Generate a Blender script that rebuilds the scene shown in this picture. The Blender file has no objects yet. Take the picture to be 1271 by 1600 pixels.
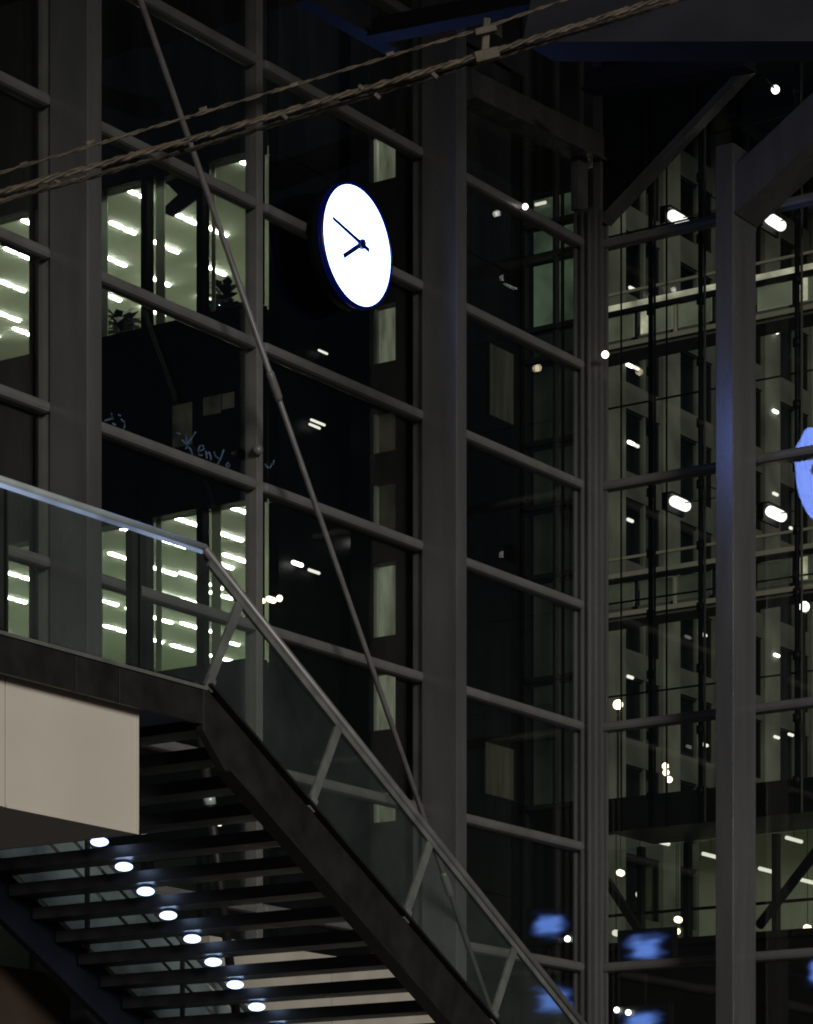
import bpy, math, random
from mathutils import Vector

random.seed(7)
scene = bpy.context.scene
C = scene.collection

# ------------------------------------------------------------------ camera
TH = math.radians(34.2)      # the hall's grid is turned this far from the view axis
F = 4800.0                   # focal length in pixels of the 1271 x 1600 photograph
HY = 2050.0                  # horizon line (below the picture, the lens is shifted up)
EYE = 1.7
cam = bpy.data.cameras.new('camera')
cam.sensor_fit = 'VERTICAL'
cam.sensor_height = 24.0
cam.sensor_width = 24.0
cam.lens = 24.0 * F / 1600.0
cam.shift_x = 0.0
cam.shift_y = (HY - 800.0) / 1600.0
cam.clip_start = 0.1
cam.clip_end = 2000
cam_o = bpy.data.objects.new('camera', cam)
cam_o.location = (0, 0, EYE)
cam_o.rotation_euler = (math.radians(90), 0, TH)
C.objects.link(cam_o)
scene.camera = cam_o

# ------------------------------------------------------------------ world and sun
SUN_EL, SUN_AZ = math.radians(11.0), math.atan2(-0.50, 0.86)   # direction towards the sun
world = bpy.data.worlds.new('World')
scene.world = world
world.use_nodes = True
wn, wl = world.node_tree.nodes, world.node_tree.links
sky = wn.new('ShaderNodeTexSky')
sky.sky_type = 'NISHITA'
sky.sun_disc = False
sky.sun_elevation = SUN_EL
sky.sun_rotation = math.pi / 2 - SUN_AZ
wn['Background'].inputs['Strength'].default_value = 0.006
wl.new(sky.outputs['Color'], wn['Background'].inputs['Color'])
sun = bpy.data.lights.new('sun', 'SUN')
sun.energy = 1.9
sun.angle = math.radians(15)
sun.color = (1.0, 0.95, 0.88)
sun_o = bpy.data.objects.new('sun', sun)
sd = Vector((math.cos(SUN_AZ) * math.cos(SUN_EL), math.sin(SUN_AZ) * math.cos(SUN_EL), math.sin(SUN_EL)))
sun_o.rotation_euler = (-sd).to_track_quat('-Z', 'Y').to_euler()
sun_o.location = (30, -20, 30)
C.objects.link(sun_o)

vs = scene.view_settings
vs.view_transform = 'Standard'
vs.look = 'None'
vs.exposure = 0.0
vs.gamma = 1.0
vs.use_curve_mapping = False
scene.render.engine = 'CYCLES'
cy = scene.cycles
cy.use_denoising = True
cy.pixel_filter_type = 'BLACKMAN_HARRIS'
cy.filter_width = 1.9
cy.max_bounces = 5
cy.transparent_max_bounces = 40
cy.caustics_reflective = False
cy.caustics_refractive = False
cy.sample_clamp_indirect = 4.0

# ------------------------------------------------------------------ geometry helpers
CS, SN = math.cos(TH), math.sin(TH)

def ray(px, py):
    tx = (px - 635.5) / F
    return Vector((tx * CS - SN, tx * SN + CS, (HY - py) / F))

def onX(px, py, X):
    r = ray(px, py); t = X / r.x
    return Vector((X, r.y * t, r.z * t + EYE))

def onY(px, py, Y):
    r = ray(px, py); t = Y / r.y
    return Vector((r.x * t, Y, r.z * t + EYE))

def onZ(px, py, Z):
    r = ray(px, py); t = (Z - EYE) / r.z
    return Vector((r.x * t, r.y * t, Z))

def at(px, py, d):
    r = ray(px, py)
    return Vector((r.x * d, r.y * d, r.z * d + EYE))

class MB:
    def __init__(self):
        self.v, self.f = [], []
    def add(self, vs, fs):
        b = len(self.v)
        self.v += [tuple(p) for p in vs]
        self.f += [tuple(b + i for i in q) for q in fs]
        return self
    def hexa(self, p):      # 8 points: bottom ring 0-3, top ring 4-7
        return self.add(p, [(3, 2, 1, 0), (4, 5, 6, 7), (0, 1, 5, 4), (1, 2, 6, 5), (2, 3, 7, 6), (3, 0, 4, 7)])
    def box(self, x0, x1, y0, y1, z0, z1):
        x0, x1 = min(x0, x1), max(x0, x1); y0, y1 = min(y0, y1), max(y0, y1); z0, z1 = min(z0, z1), max(z0, z1)
        return self.hexa([(x0, y0, z0), (x1, y0, z0), (x1, y1, z0), (x0, y1, z0),
                          (x0, y0, z1), (x1, y0, z1), (x1, y1, z1), (x0, y1, z1)])
    def bar(self, p, q, w, h, up=(0, 0, 1)):      # beam from p to q, w wide, h high
        p, q = Vector(p), Vector(q)
        d = (q - p).normalized(); u = Vector(up)
        s = d.cross(u)
        if s.length < 1e-4: s = d.cross(Vector((1, 0, 0)))
        s.normalize(); u = s.cross(d).normalized()
        a, b = s * w / 2, u * h / 2
        return self.hexa([p - a - b, p + a - b, q + a - b, q - a - b, p - a + b, p + a + b, q + a + b, q - a + b])
    def tube(self, pts, r, n=10, caps=True):
        pts = [Vector(p) for p in pts]
        rs = r if isinstance(r, (list, tuple)) else [r] * len(pts)
        base = len(self.v)
        for i, p in enumerate(pts):
            d = (pts[min(i + 1, len(pts) - 1)] - pts[max(i - 1, 0)]).normalized()
            s = d.cross(Vector((0, 0, 1)))
            if s.length < 1e-3: s = d.cross(Vector((1, 0, 0)))
            s.normalize(); u = s.cross(d)
            for k in range(n):
                a = 2 * math.pi * k / n
                self.v.append(tuple(p + (s * math.cos(a) + u * math.sin(a)) * rs[i]))
        for i in range(len(pts) - 1):
            for k in range(n):
                a, b = base + i * n + k, base + i * n + (k + 1) % n
                self.f.append((a, b, b + n, a + n))
        if caps:
            self.f.append(tuple(base + k for k in reversed(range(n))))
            e = base + (len(pts) - 1) * n
            self.f.append(tuple(e + k for k in range(n)))
        return self
    def capsule(self, p, q, r, n=10):
        p, q = Vector(p), Vector(q); d = (q - p).normalized()
        return self.tube([p - d * r, p - d * r * .7, p - d * r * .25, p + d * r * .2, q - d * r * .2, q + d * r * .25, q + d * r * .7, q + d * r],
                         [r * .15, r * .7, r * .95, r, r, r * .95, r * .7, r * .15], n)
    def ball(self, c, r, n=12, m=8):
        c = Vector(c)
        pts = [c + Vector((0, 0, -r * math.cos(math.pi * i / m))) for i in range(m + 1)]
        rr = [max(r * math.sin(math.pi * i / m), r * .02) for i in range(m + 1)]
        base = len(self.v)
        for p, q in zip(pts, rr):
            for k in range(n):
                a = 2 * math.pi * k / n
                self.v.append((p.x + q * math.cos(a), p.y + q * math.sin(a), p.z))
        for i in range(m):
            for k in range(n):
                a, b = base + i * n + k, base + i * n + (k + 1) % n
                self.f.append((a, b, b + n, a + n))
        self.f.append(tuple(base + k for k in reversed(range(n))))
        self.f.append(tuple(base + m * n + k for k in range(n)))
        return self
    def plate(self, pts, off):       # polygon extruded by vector off
        o = Vector(off); n = len(pts)
        vs = [Vector(p) for p in pts] + [Vector(p) + o for p in pts]
        fs = [tuple(reversed(range(n))), tuple(range(n, 2 * n))]
        fs += [(i, (i + 1) % n, n + (i + 1) % n, n + i) for i in range(n)]
        return self.add(vs, fs)
    def mesh(self, name, mat, off=Vector((0, 0, 0)), smooth=False):
        me = bpy.data.meshes.new(name)
        me.from_pydata([(x - off.x, y - off.y, z - off.z) for x, y, z in self.v], [], self.f)
        import bmesh
        bm = bmesh.new(); bm.from_mesh(me)
        bmesh.ops.recalc_face_normals(bm, faces=bm.faces)
        bm.to_mesh(me); bm.free()
        me.materials.append(mat)
        if smooth:
            for p in me.polygons: p.use_smooth = len(p.vertices) == 4
        return me

def root_loc(o):
    v = Vector((0, 0, 0))
    while o is not None:
        v += o.location; o = o.parent
    return v

def part(parent, name, mb, mat, smooth=False, bevel=0, label=None):
    me = mb if isinstance(mb, bpy.types.Mesh) else mb.mesh(name, mat, root_loc(parent), smooth)
    o = bpy.data.objects.new(name, me)
    o.parent = parent
    C.objects.link(o)
    if bevel:
        b = o.modifiers.new('bevel', 'BEVEL'); b.width = bevel; b.segments = 2; b.limit_method = 'ANGLE'
    if label: o['label'] = label
    return o

def place(parent, name, me, loc):          # a repeated piece that shares mesh data; loc in the thing's own frame
    o = bpy.data.objects.new(name, me)
    o.parent = parent; o.location = loc
    C.objects.link(o)
    return o

def thing(name, label, cat, loc, group=None):
    o = bpy.data.objects.new(name, None)
    o.empty_display_size = .3
    o.location = loc
    o['label'] = label; o['category'] = cat; o['kind'] = 'thing'
    if group: o['group'] = group
    C.objects.link(o)
    return o

def struct(name, mb, mat, kind='structure'):
    o = bpy.data.objects.new(name, mb.mesh(name, mat))
    o['kind'] = kind
    C.objects.link(o)
    return o

# ------------------------------------------------------------------ materials
def new_mat(name):
    m = bpy.data.materials.new(name); m.use_nodes = True
    return m, m.node_tree.nodes, m.node_tree.links

def paint(name, col, rough=.5, var=.25, scale=3.0, metal=0.0, bump=.0, spec=.5, streak=None):
    m, n, l = new_mat(name)
    b = n['Principled BSDF']
    tc = n.new('ShaderNodeTexCoord')
    mp = n.new('ShaderNodeMapping')
    if streak: mp.inputs['Scale'].default_value = streak
    no = n.new('ShaderNodeTexNoise'); no.inputs['Scale'].default_value = scale; no.inputs['Detail'].default_value = 6
    l.new(tc.outputs['Object'], mp.inputs['Vector']); l.new(mp.outputs['Vector'], no.inputs['Vector'])
    r = n.new('ShaderNodeValToRGB')
    r.color_ramp.elements[0].position = .3; r.color_ramp.elements[1].position = .72
    r.color_ramp.elements[0].color = (*[c * (1 - var) for c in col], 1)
    r.color_ramp.elements[1].color = (*[c * (1 + var) for c in col], 1)
    l.new(no.outputs['Fac'], r.inputs['Fac']); l.new(r.outputs['Color'], b.inputs['Base Color'])
    mr = n.new('ShaderNodeMapRange'); mr.inputs['To Min'].default_value = max(rough - .12, .05); mr.inputs['To Max'].default_value = rough + .12
    l.new(no.outputs['Fac'], mr.inputs['Value']); l.new(mr.outputs['Result'], b.inputs['Roughness'])
    b.inputs['Metallic'].default_value = metal
    b.inputs['Specular IOR Level'].default_value = spec
    if bump:
        n2 = n.new('ShaderNodeTexNoise'); n2.inputs['Scale'].default_value = scale * 14; n2.inputs['Detail'].default_value = 3
        l.new(mp.outputs['Vector'], n2.inputs['Vector'])
        bp = n.new('ShaderNodeBump'); bp.inputs['Strength'].default_value = bump; bp.inputs['Distance'].default_value = .01
        l.new(n2.outputs['Fac'], bp.inputs['Height']); l.new(bp.outputs['Normal'], b.inputs['Normal'])
    return m

def glow(name, col, strength, var=0.0, scale=4.0, streak=None):
    m, n, l = new_mat(name)
    b = n['Principled BSDF']
    b.inputs['Base Color'].default_value = (*[min(c, 1) * .04 for c in col], 1)
    b.inputs['Roughness'].default_value = .3
    b.inputs['Emission Color'].default_value = (*col, 1)
    b.inputs['Emission Strength'].default_value = strength
    if var:
        tc = n.new('ShaderNodeTexCoord'); no = n.new('ShaderNodeTexNoise')
        no.inputs['Scale'].default_value = scale; no.inputs['Detail'].default_value = 4
        mp = n.new('ShaderNodeMapping')
        if streak: mp.inputs['Scale'].default_value = streak
        l.new(tc.outputs['Object'], mp.inputs['Vector']); l.new(mp.outputs['Vector'], no.inputs['Vector'])
        mr = n.new('ShaderNodeMapRange'); mr.inputs['From Min'].default_value = .3; mr.inputs['From Max'].default_value = .7
        mr.inputs['To Min'].default_value = strength * (1 - var); mr.inputs['To Max'].default_value = strength * (1 + var)
        l.new(no.outputs['Fac'], mr.inputs['Value']); l.new(mr.outputs['Result'], b.inputs['Emission Strength'])
    return m

def glass(name, tint=(.86, .93, .88), refl=1.0, rough=.0, haze=0.0, haze_col=(.5, .55, .52)):
    m, n, l = new_mat(name)
    n.remove(n['Principled BSDF'])
    out = n['Material Output']
    tr = n.new('ShaderNodeBsdfTransparent'); tr.inputs['Color'].default_value = (*tint, 1)
    gl = n.new('ShaderNodeBsdfGlossy'); gl.inputs['Roughness'].default_value = rough
    wv = n.new('ShaderNodeTexNoise'); wv.inputs['Scale'].default_value = .9; wv.inputs['Detail'].default_value = 2
    wc = n.new('ShaderNodeTexCoord'); l.new(wc.outputs['Object'], wv.inputs['Vector'])
    wb_ = n.new('ShaderNodeBump'); wb_.inputs['Strength'].default_value = .35; wb_.inputs['Distance'].default_value = .012
    l.new(wv.outputs['Fac'], wb_.inputs['Height']); l.new(wb_.outputs['Normal'], gl.inputs['Normal'])      # slightly wavy panes
    ge = n.new('ShaderNodeNewGeometry')
    dp = n.new('ShaderNodeVectorMath'); dp.operation = 'DOT_PRODUCT'
    l.new(ge.outputs['Incoming'], dp.inputs[0]); l.new(ge.outputs['Normal'], dp.inputs[1])
    def mth(op, a, b=None):
        k = n.new('ShaderNodeMath'); k.operation = op
        for i, v in enumerate((a, b)):
            if v is None: continue
            if isinstance(v, (int, float)): k.inputs[i].default_value = v
            else: l.new(v, k.inputs[i])
        return k.outputs[0]
    c = mth('ABSOLUTE', dp.outputs['Value'])
    f5 = mth('POWER', mth('SUBTRACT', 1.0, c), 5.0)          # Schlick reflectance of a pane, the same from both sides
    rf = mth('ADD', mth('MULTIPLY', f5, .96), .04)
    mu = n.new('ShaderNodeMath'); mu.operation = 'MULTIPLY'; mu.inputs[1].default_value = refl; mu.use_clamp = True
    l.new(rf, mu.inputs[0])
    mx = n.new('ShaderNodeMixShader')
    l.new(mu.outputs[0], mx.inputs['Fac']); l.new(tr.outputs[0], mx.inputs[1]); l.new(gl.outputs[0], mx.inputs[2])
    last = mx
    if haze:
        df = n.new('ShaderNodeBsdfDiffuse'); df.inputs['Color'].default_value = (*haze_col, 1)
        no = n.new('ShaderNodeTexNoise'); no.inputs['Scale'].default_value = 1.7; no.inputs['Detail'].default_value = 5
        tc = n.new('ShaderNodeTexCoord'); l.new(tc.outputs['Object'], no.inputs['Vector'])
        mr = n.new('ShaderNodeMapRange'); mr.inputs['From Min'].default_value = .3; mr.inputs['From Max'].default_value = .7
        mr.inputs['To Min'].default_value = haze * .5; mr.inputs['To Max'].default_value = haze * 1.5
        l.new(no.outputs['Fac'], mr.inputs['Value'])
        m2 = n.new('ShaderNodeMixShader')
        l.new(mr.outputs['Result'], m2.inputs['Fac']); l.new(mx.outputs[0], m2.inputs[1]); l.new(df.outputs[0], m2.inputs[2])
        last = m2
    l.new(last.outputs[0], out.inputs['Surface'])
    return m

def blue_reflection_mat():                     # a soft blue reflection painted as emission, black at its borders
    m, n, l = new_mat('blue reflection')
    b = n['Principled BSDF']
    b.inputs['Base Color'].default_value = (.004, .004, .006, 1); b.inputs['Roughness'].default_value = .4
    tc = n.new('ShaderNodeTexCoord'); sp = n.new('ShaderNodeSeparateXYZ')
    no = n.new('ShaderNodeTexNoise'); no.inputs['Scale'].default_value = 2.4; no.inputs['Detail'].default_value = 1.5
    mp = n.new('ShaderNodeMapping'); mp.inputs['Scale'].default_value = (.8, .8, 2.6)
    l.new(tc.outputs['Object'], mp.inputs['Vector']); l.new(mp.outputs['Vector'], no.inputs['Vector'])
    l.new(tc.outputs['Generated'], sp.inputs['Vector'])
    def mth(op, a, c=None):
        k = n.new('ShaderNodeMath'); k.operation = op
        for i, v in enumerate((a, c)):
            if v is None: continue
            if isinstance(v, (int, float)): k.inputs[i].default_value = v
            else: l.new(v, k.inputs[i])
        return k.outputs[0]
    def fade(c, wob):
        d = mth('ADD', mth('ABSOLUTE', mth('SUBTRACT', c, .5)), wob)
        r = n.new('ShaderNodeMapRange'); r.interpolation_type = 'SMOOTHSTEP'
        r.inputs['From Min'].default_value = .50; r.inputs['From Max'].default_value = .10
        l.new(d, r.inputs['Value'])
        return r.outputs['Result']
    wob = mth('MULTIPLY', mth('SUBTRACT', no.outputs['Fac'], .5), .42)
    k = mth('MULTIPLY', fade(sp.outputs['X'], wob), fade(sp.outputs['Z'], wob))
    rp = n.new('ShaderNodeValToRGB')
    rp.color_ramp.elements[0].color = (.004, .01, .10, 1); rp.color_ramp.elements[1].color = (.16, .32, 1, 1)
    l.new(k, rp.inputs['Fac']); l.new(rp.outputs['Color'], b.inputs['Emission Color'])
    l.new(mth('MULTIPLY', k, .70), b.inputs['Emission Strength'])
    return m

M = dict(
    steel=paint('column grey paint', (.104, .104, .108), .27, .2, 1.6, bump=.03, metal=.35, spec=.8, streak=(2, 2, .3)),
    frame=paint('frame grey paint', (.100, .099, .096), .42, .15, 3.5, bump=.1),
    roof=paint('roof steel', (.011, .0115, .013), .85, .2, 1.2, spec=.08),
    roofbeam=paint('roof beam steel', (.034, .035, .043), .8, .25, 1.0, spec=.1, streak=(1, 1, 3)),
    unseen_roofdeck=paint('unseen roof deck', (.03, .03, .035), .8, .2, 1.0),
    dark=paint('dark steel', (.013, .013, .0125), .5, .4, 4.0, bump=.1, spec=.3),
    darkblue=paint('dark blue steel', (.005, .007, .014), .6, .3, 2.0, spec=.2),
    tread=paint('dark tread', (.022, .022, .024), .35, .4, 5.0, bump=.1),
    bulk=paint('grey beige panel', (.36, .335, .29), .6, .1, 2.5),
    beige=paint('beige panel', (.53, .495, .43), .6, .05, 1.2, bump=.03),
    brown=paint('brown panel', (.03, .02, .012), .6, .2, 2),
    beigedark=paint('beige seam', (.22, .19, .16), .7, .1, 3),
    rail=paint('pale steel', (.42, .48, .49), .35, .15, 6.0, metal=.2),
    railst=paint('stair rail steel', (.13, .13, .13), .4, .2, 6.0, metal=.2),
    postm=paint('stainless post', (.14, .147, .14), .4, .25, 6.0, metal=.2),
    rod=paint('brace rod paint', (.11, .105, .105), .4, .2, 6.0),
    rope=paint('weathered cable', (.060, .047, .031), .6, .8, 7.0, bump=.3),
    glassA=glass('curtain wall glass', (.95, .967, .95), 1.2),
    glassrail=glass('balustrade glass', (.93, .96, .94), 1.1, .02, .022, (.40, .46, .44)),
    glassfrost=glass('far balustrade glass', (.5, .58, .56), 1.0, .1, .55, (.30, .37, .40)),
    glassfar=glass('far window glass', (.90, .915, .885), 1.0),
    black=paint('black cladding', (.0035, .0035, .0038), .5, .4, 1.5, spec=.15),
    spandrel=paint('spandrel cladding', (.0035, .0036, .0038), .5, .6, 1.2, streak=(2, 2, .3), spec=.15),
    mull=paint('black mullion', (.004, .004, .004), .6, .2, 2, spec=.15),
    ceil=paint('office ceiling', (.60, .64, .545), .8, .06, 2.0),
    owall=paint('office wall', (.55, .60, .47), .8, .1, 1.5),
    ofloor=paint('office floor', (.52, .55, .42), .8, .2, 2.0),
    blind=paint('pale blind', (.55, .62, .5), .8, .1, 3.0),
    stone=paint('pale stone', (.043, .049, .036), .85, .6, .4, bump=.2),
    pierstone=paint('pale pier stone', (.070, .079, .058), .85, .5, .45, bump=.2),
    stonedark=paint('dark stone', (.05, .053, .04), .85, .3, .5),
    bridge=paint('bridge white', (.20, .20, .15), .7, .2, .5),
    ground=paint('pale paving', (.24, .235, .225), .7, .3, .4),
    leaf=paint('plant leaf', (.012, .022, .010), .6, .4, 6),
    pot=paint('plant pot', (.02, .02, .02), .6, .2, 6),
    curtain=paint('curtain cloth', (.35, .33, .26), .9, .3, 2.0, streak=(9, 9, .2)),
    strip=glow('office strip light', (1.0, 1.0, .95), 40.0),
    warm=glow('warm lamp', (1.0, .80, .55), 5.0),
    reflectlamp=glow('lamp_reflection', (1.0, .98, .92), 1.8),
    white=glow('white lamp', (1.0, .98, .90), 5.0),
    dimlamp=glow('dim lamp', (1.0, .96, .85), 1.1),
    spot=glow('stair spotlight', (.45, .62, 1.0), 3.4),
    clock=glow('clock face', (.20, .32, 1.0), 13.0),
    clockrim=glow('clock rim', (.02, .03, .8), .03),
    hands=paint('clock hands', (.008, .010, .05), .5, .1, 4),
    blue=blue_reflection_mat(),
    neon_reflection=glow('faint neon reflection', (.42, .58, .95), .065, .95, 9.0),
    curtainlit=glow('backlit curtain', (.9, .88, .62), .008, .97, 3.0, (.2, 2.6, .25)),
    winlit=glow('lit narrow window', (.80, .88, .60), .12, .5, 2.5, (3, 3, .6)),
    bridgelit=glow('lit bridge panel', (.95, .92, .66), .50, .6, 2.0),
    bridgedim=glow('dim bridge infill glow', (.85, .92, .66), .035, .8, .5),
    bridgeglow=glow('bridge infill glow', (.85, .92, .66), .10, .7, .5),  # corridor light painted into both infill glows
    bridgerail=glow('bridge handrail glow', (.95, .93, .68), .34, .7, 1.2),  # handrail brightness painted as emission, no lamp there
    windim=glow('dim narrow window', (.85, .80, .58), .012, .8, 3.0),
    wingreen=glow('lit green shaft', (.62, .86, .58), .085, .8, .9),
    winfaint=glow('faint green shaft', (.6, .75, .55), .010, .8, .8),
    shop=glow('lit shop panel', (.55, .68, .70), .085, .5, 1.2),
    railsheen=glow('handrail sheen', (.55, .70, 1.0), .36, .8, .8),
)

# ------------------------------------------------------------------ the setting
g = MB().box(-400, 400, -300, 500, -.3, 0)
struct('ground', g, M['ground'])

XA, YB = -19.8, 33.2                      # planes of the two curtain walls
ZT = [EYE + z for z in (14.84, 13.33, 11.80, 10.31, 8.81, 7.30, 5.80, 4.30, 2.80, 1.30)]   # transom heights

# roof of the hall: a deck over the floor, unseen, its reach set to shade the upper steel
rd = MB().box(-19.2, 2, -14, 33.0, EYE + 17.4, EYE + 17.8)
ro = struct('unseen_hall_roof', rd, M['unseen_roofdeck'])

# ------------------------------------------------------------------ curtain wall along the left (plane X = XA)
def y_at(px, X=XA): return onX(px, 1000, X).y
def x_at(px, Y=YB): return onY(px, 1000, Y).x

wa = thing('curtain_wall', 'tall glass curtain wall with close grey transoms behind the round clock', 'glass wall', (XA, 28, 0))
mA = [y_at(-190), y_at(73), y_at(395), y_at(656), y_at(906)]      # mullion lines
for i, y in enumerate(mA[:-1]):
    w = .055
    part(wa, 'mullion', MB().box(XA - .06, XA + .10, y - w, y + w, 0, EYE + 16.2), M['frame'], bevel=.008)
kb = onX(403, 703, XA + .13)
part(wa, 'rod_anchor', MB().ball(kb, .06, 10, 6), M['frame'], smooth=True)
for b in range(len(mA) - 1):
    y0, y1 = mA[b] + .06, mA[b + 1] - .06
    zs = [0.05] + sorted(ZT) + [EYE + 16.2]
    for k, z in enumerate(zs[1:-1]):
        if b == 3 and z > EYE + 14: continue
        part(wa, 'transom', MB().box(XA - .05, XA + .13, y0 + .002, y1 - .002, z - .06, z + .06), M['frame'], bevel=.045)
    for k in range(len(zs) - 1):
        z0, z1 = zs[k] + .05, zs[k + 1] - .05
        if b == 3 and z0 > EYE + 14: continue
        part(wa, 'pane', MB().box(XA - .012, XA + .006, y0 - .02, y1 + .02, z0, z1), M['glassA'])

# ------------------------------------------------------------------ curtain wall to the right (plane Y = YB)
wb = thing('curtain_wall', 'glass curtain wall with wide panes and thin outer rods right of the corner', 'glass wall', (-14, YB, 0))
xb = [x_at(938) + .0, x_at(1155), x_at(1400)]
zb = [z for i, z in enumerate(ZT) if i % 2 == 1]         # every other transom height
zsb = [0.05] + sorted(zb) + [EYE + 16.5]
for b in range(2):
    x0, x1 = xb[b] + .05, xb[b + 1] - .05
    for z in sorted(zb):
        part(wb, 'transom', MB().box(x0, x1, YB - .13, YB + .05, z - .06, z + .06), M['frame'], bevel=.045)
    for k in range(len(zsb) - 1):
        part(wb, 'pane', MB().box(x0, x1, YB - .006, YB + .012, zsb[k] + .05, zsb[k + 1] - .05), M['glassA'])
# outer rods with clamps, thin cross wires
for px, r in ((1017, .032), (1095, .032), (1246, .034)):
    p = onY(px, 1000, YB + .55)
    rod = part(wb, 'outer_rod', MB().tube([(p.x, p.y, EYE + 6.1), (p.x, p.y, EYE + 16.4)], r, 8), M['mull'], smooth=True)
    part(rod, 'pale_rod', MB().tube([(p.x + .075, p.y - .03, EYE + 6.1), (p.x + .075, p.y - .03, EYE + 16.4)], .017, 6), M['stonedark'], smooth=True)
    zz = EYE + 6.5
    while zz < EYE + 16:
        part(rod, 'clamp', MB().tube([(p.x, p.y, zz - .05), (p.x, p.y, zz + .05)], r * 1.7, 8), M['mull'], smooth=True)
        zz += .765
for px in (971, 1042):
    p = onY(px, 1000, YB + .6)
    part(wb, 'thin_rod', MB().tube([(p.x, p.y, EYE + 6.1), (p.x, p.y, EYE + 16.4)], .012, 6), M['mull'], smooth=True)
for py in (250, 372, 497, 640, 760, 945, 1090):
    a, b_ = onY(946, py, YB + .58), onY(1300, py - 60, YB + .58)
    z = a.z
    part(wb, 'cross_wire', MB().tube([(a.x, YB + .58, z), (b_.x, YB + .58, z)], .013, 6), M['mull'], smooth=True)
# hall lamp reflections put in as glowing capsules on added arms
for px, py, rx in ((1060, 342, 1095), (1212, 347, 1246), (1063, 787, 1095), (1213, 803, 1246)):
    c = onY(px, py, YB + 1.3); rr = onY(rx, py, YB + .55)
    lamp = part(wb, 'lamp_reflection', MB().capsule(c - Vector((0, .15, 0)), c + Vector((0, .15, 0)), .07, 12), M['reflectlamp'], smooth=True)
    part(lamp, 'shield_plate', MB().box(c.x - .115, c.x - .078, c.y - .26, c.y + .24, c.z - .115, c.z + .09).box(c.x - .115, c.x + .03, c.y - .26, c.y + .24, c.z + .074, c.z + .10).box(c.x - .115, c.x - .035, c.y - .275, c.y - .262, c.z - .115, c.z + .10), M['mull'])  # shield added to keep the glow out of the left panes
    part(lamp, 'reflection_arm', MB().tube([(rr.x, rr.y, c.z), (rr.x, c.y, c.z), (c.x, c.y, c.z)], .008, 6), M['mull'])

# ------------------------------------------------------------------ steel columns
def column(label, x0, x1, y0, y1, z1):
    t = thing('steel_column', label, 'column', ((x0 + x1) / 2, (y0 + y1) / 2, 0), 'grey steel columns of the hall')
    part(t, 'shaft', MB().box(x0, x1, y0, y1, 0.03, z1), M['steel'], bevel=.012)
    part(t, 'base_plate', MB().box(x0 - .12, x1 + .12, y0 - .12, y1 + .12, 0, .03), M['dark'])
    return t

XF = XA + .59
c1 = onX(137, 1000, XF); c1b = onX(160, 1000, XF)
column('broad grey steel column between the leftmost glass bays, above the walkway', XA + .105, XF, c1.y, c1b.y, EYE + 17.3)
c2 = onX(714, 1000, XF); c2b = onX(730, 1000, XF)
column('grey steel column just right of the lit round clock', XA + .105, XF, c2.y, c2b.y, EYE + 15.6)
c3l = onY(1118, 1000, YB - .72); c3r = onY(1146, 1000, YB - .72)
column('rightmost grey steel column, blue lit on its left face', c3l.x, c3r.x, YB - .72, YB - .135, EYE + 13.95)
cc = thing('corner_post', 'ribbed grey corner post where the two glass walls meet', 'post', (-19.65, 33.05, 0))
part(cc, 'shaft', MB().box(-19.83, -19.52, 32.90, 33.23, 0, EYE + 13.75), M['steel'], bevel=.012)
for x in (-19.80, -19.70, -19.60):
    part(cc, 'rib', MB().box(x - .018, x + .018, 32.86, 32.899, 0, EYE + 13.7), M['steel'], bevel=.006)
for y in (32.99, 33.13):
    part(cc, 'rib', MB().box(-19.519, -19.48, y - .02, y + .02, 0, EYE + 13.7), M['steel'], bevel=.006)
a = onX(897, 380, XA); b = onX(913, 380, XA)
part(cc, 'upper_post', MB().box(XA - .06, XA + .06, a.y + .02, b.y, EYE + 13.752, EYE + 14.55), M['steel'], bevel=.01)
p = onY(936, 300, YB)
part(cc, 'upper_post', MB().box(p.x - .06, p.x + .06, YB - .05, YB + .05, EYE + 13.752, EYE + 17.3), M['steel'], bevel=.01)

# ------------------------------------------------------------------ roof steel at the top right
def beam(name, label, cat, p, q, w, h, mat, up=(0, 0, 1)):
    t = thing(name, label, cat, (p + q) / 2)
    part(t, 'web', MB().bar(p, q, w, h, up), mat, bevel=.01)
    d = (q - p).normalized()
    s = d.cross(Vector(up)).normalized(); u = s.cross(d)
    part(t, 'flange', MB().bar(p - u * (h / 2 + .016), q - u * (h / 2 + .016), w + .07, .03, up), mat)
    return t

beam('eaves_beam', 'sloping grey eaves beam from the clock column down to the corner post', 'beam',
     onX(725, 132, XA + .1), onX(938, 236, XA + .1), .26, .30, M['steel'])
beam('diagonal_strut', 'thin diagonal strut rising rightwards from the corner post', 'strut',
     onY(944, 344, YB - .1), onY(1172, 102, YB - .1), .10, .10, M['steel'])
t = thing('gable_panel', 'dark triangular infill panel above the thin diagonal strut', 'panel', onY(1000, 200, YB + .05))
part(t, 'sheet', MB().plate([onY(947, 330, YB), onY(1168, 96, YB), onY(1180, 40, YB), onY(940, -60, YB), onY(941, 330, YB)], (0, .06, 0)), M['black'])
for q in ((1010, 150, 1010, 268), (1085, 110, 1085, 186)):
    part(t, 'batten', MB().bar(onY(q[0], q[1], YB - .03), onY(q[2], q[3], YB - .03), .05, .03, (0, 1, 0)), M['roof'])
p0, p1 = onY(1150, 318, YB - .42), onY(1330, 150, YB - .42)
beam('raking_beam', 'thick raking beam rising right from the top of the rightmost column', 'beam', p0, p1, .50, .48, M['steel'])
beam('roof_beam', 'wide dark blue roof beam spanning the top right of the hall', 'beam',
     at(850, 26, 29), at(1330, 22, 27), .5, .58, M['roofbeam'])
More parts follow.
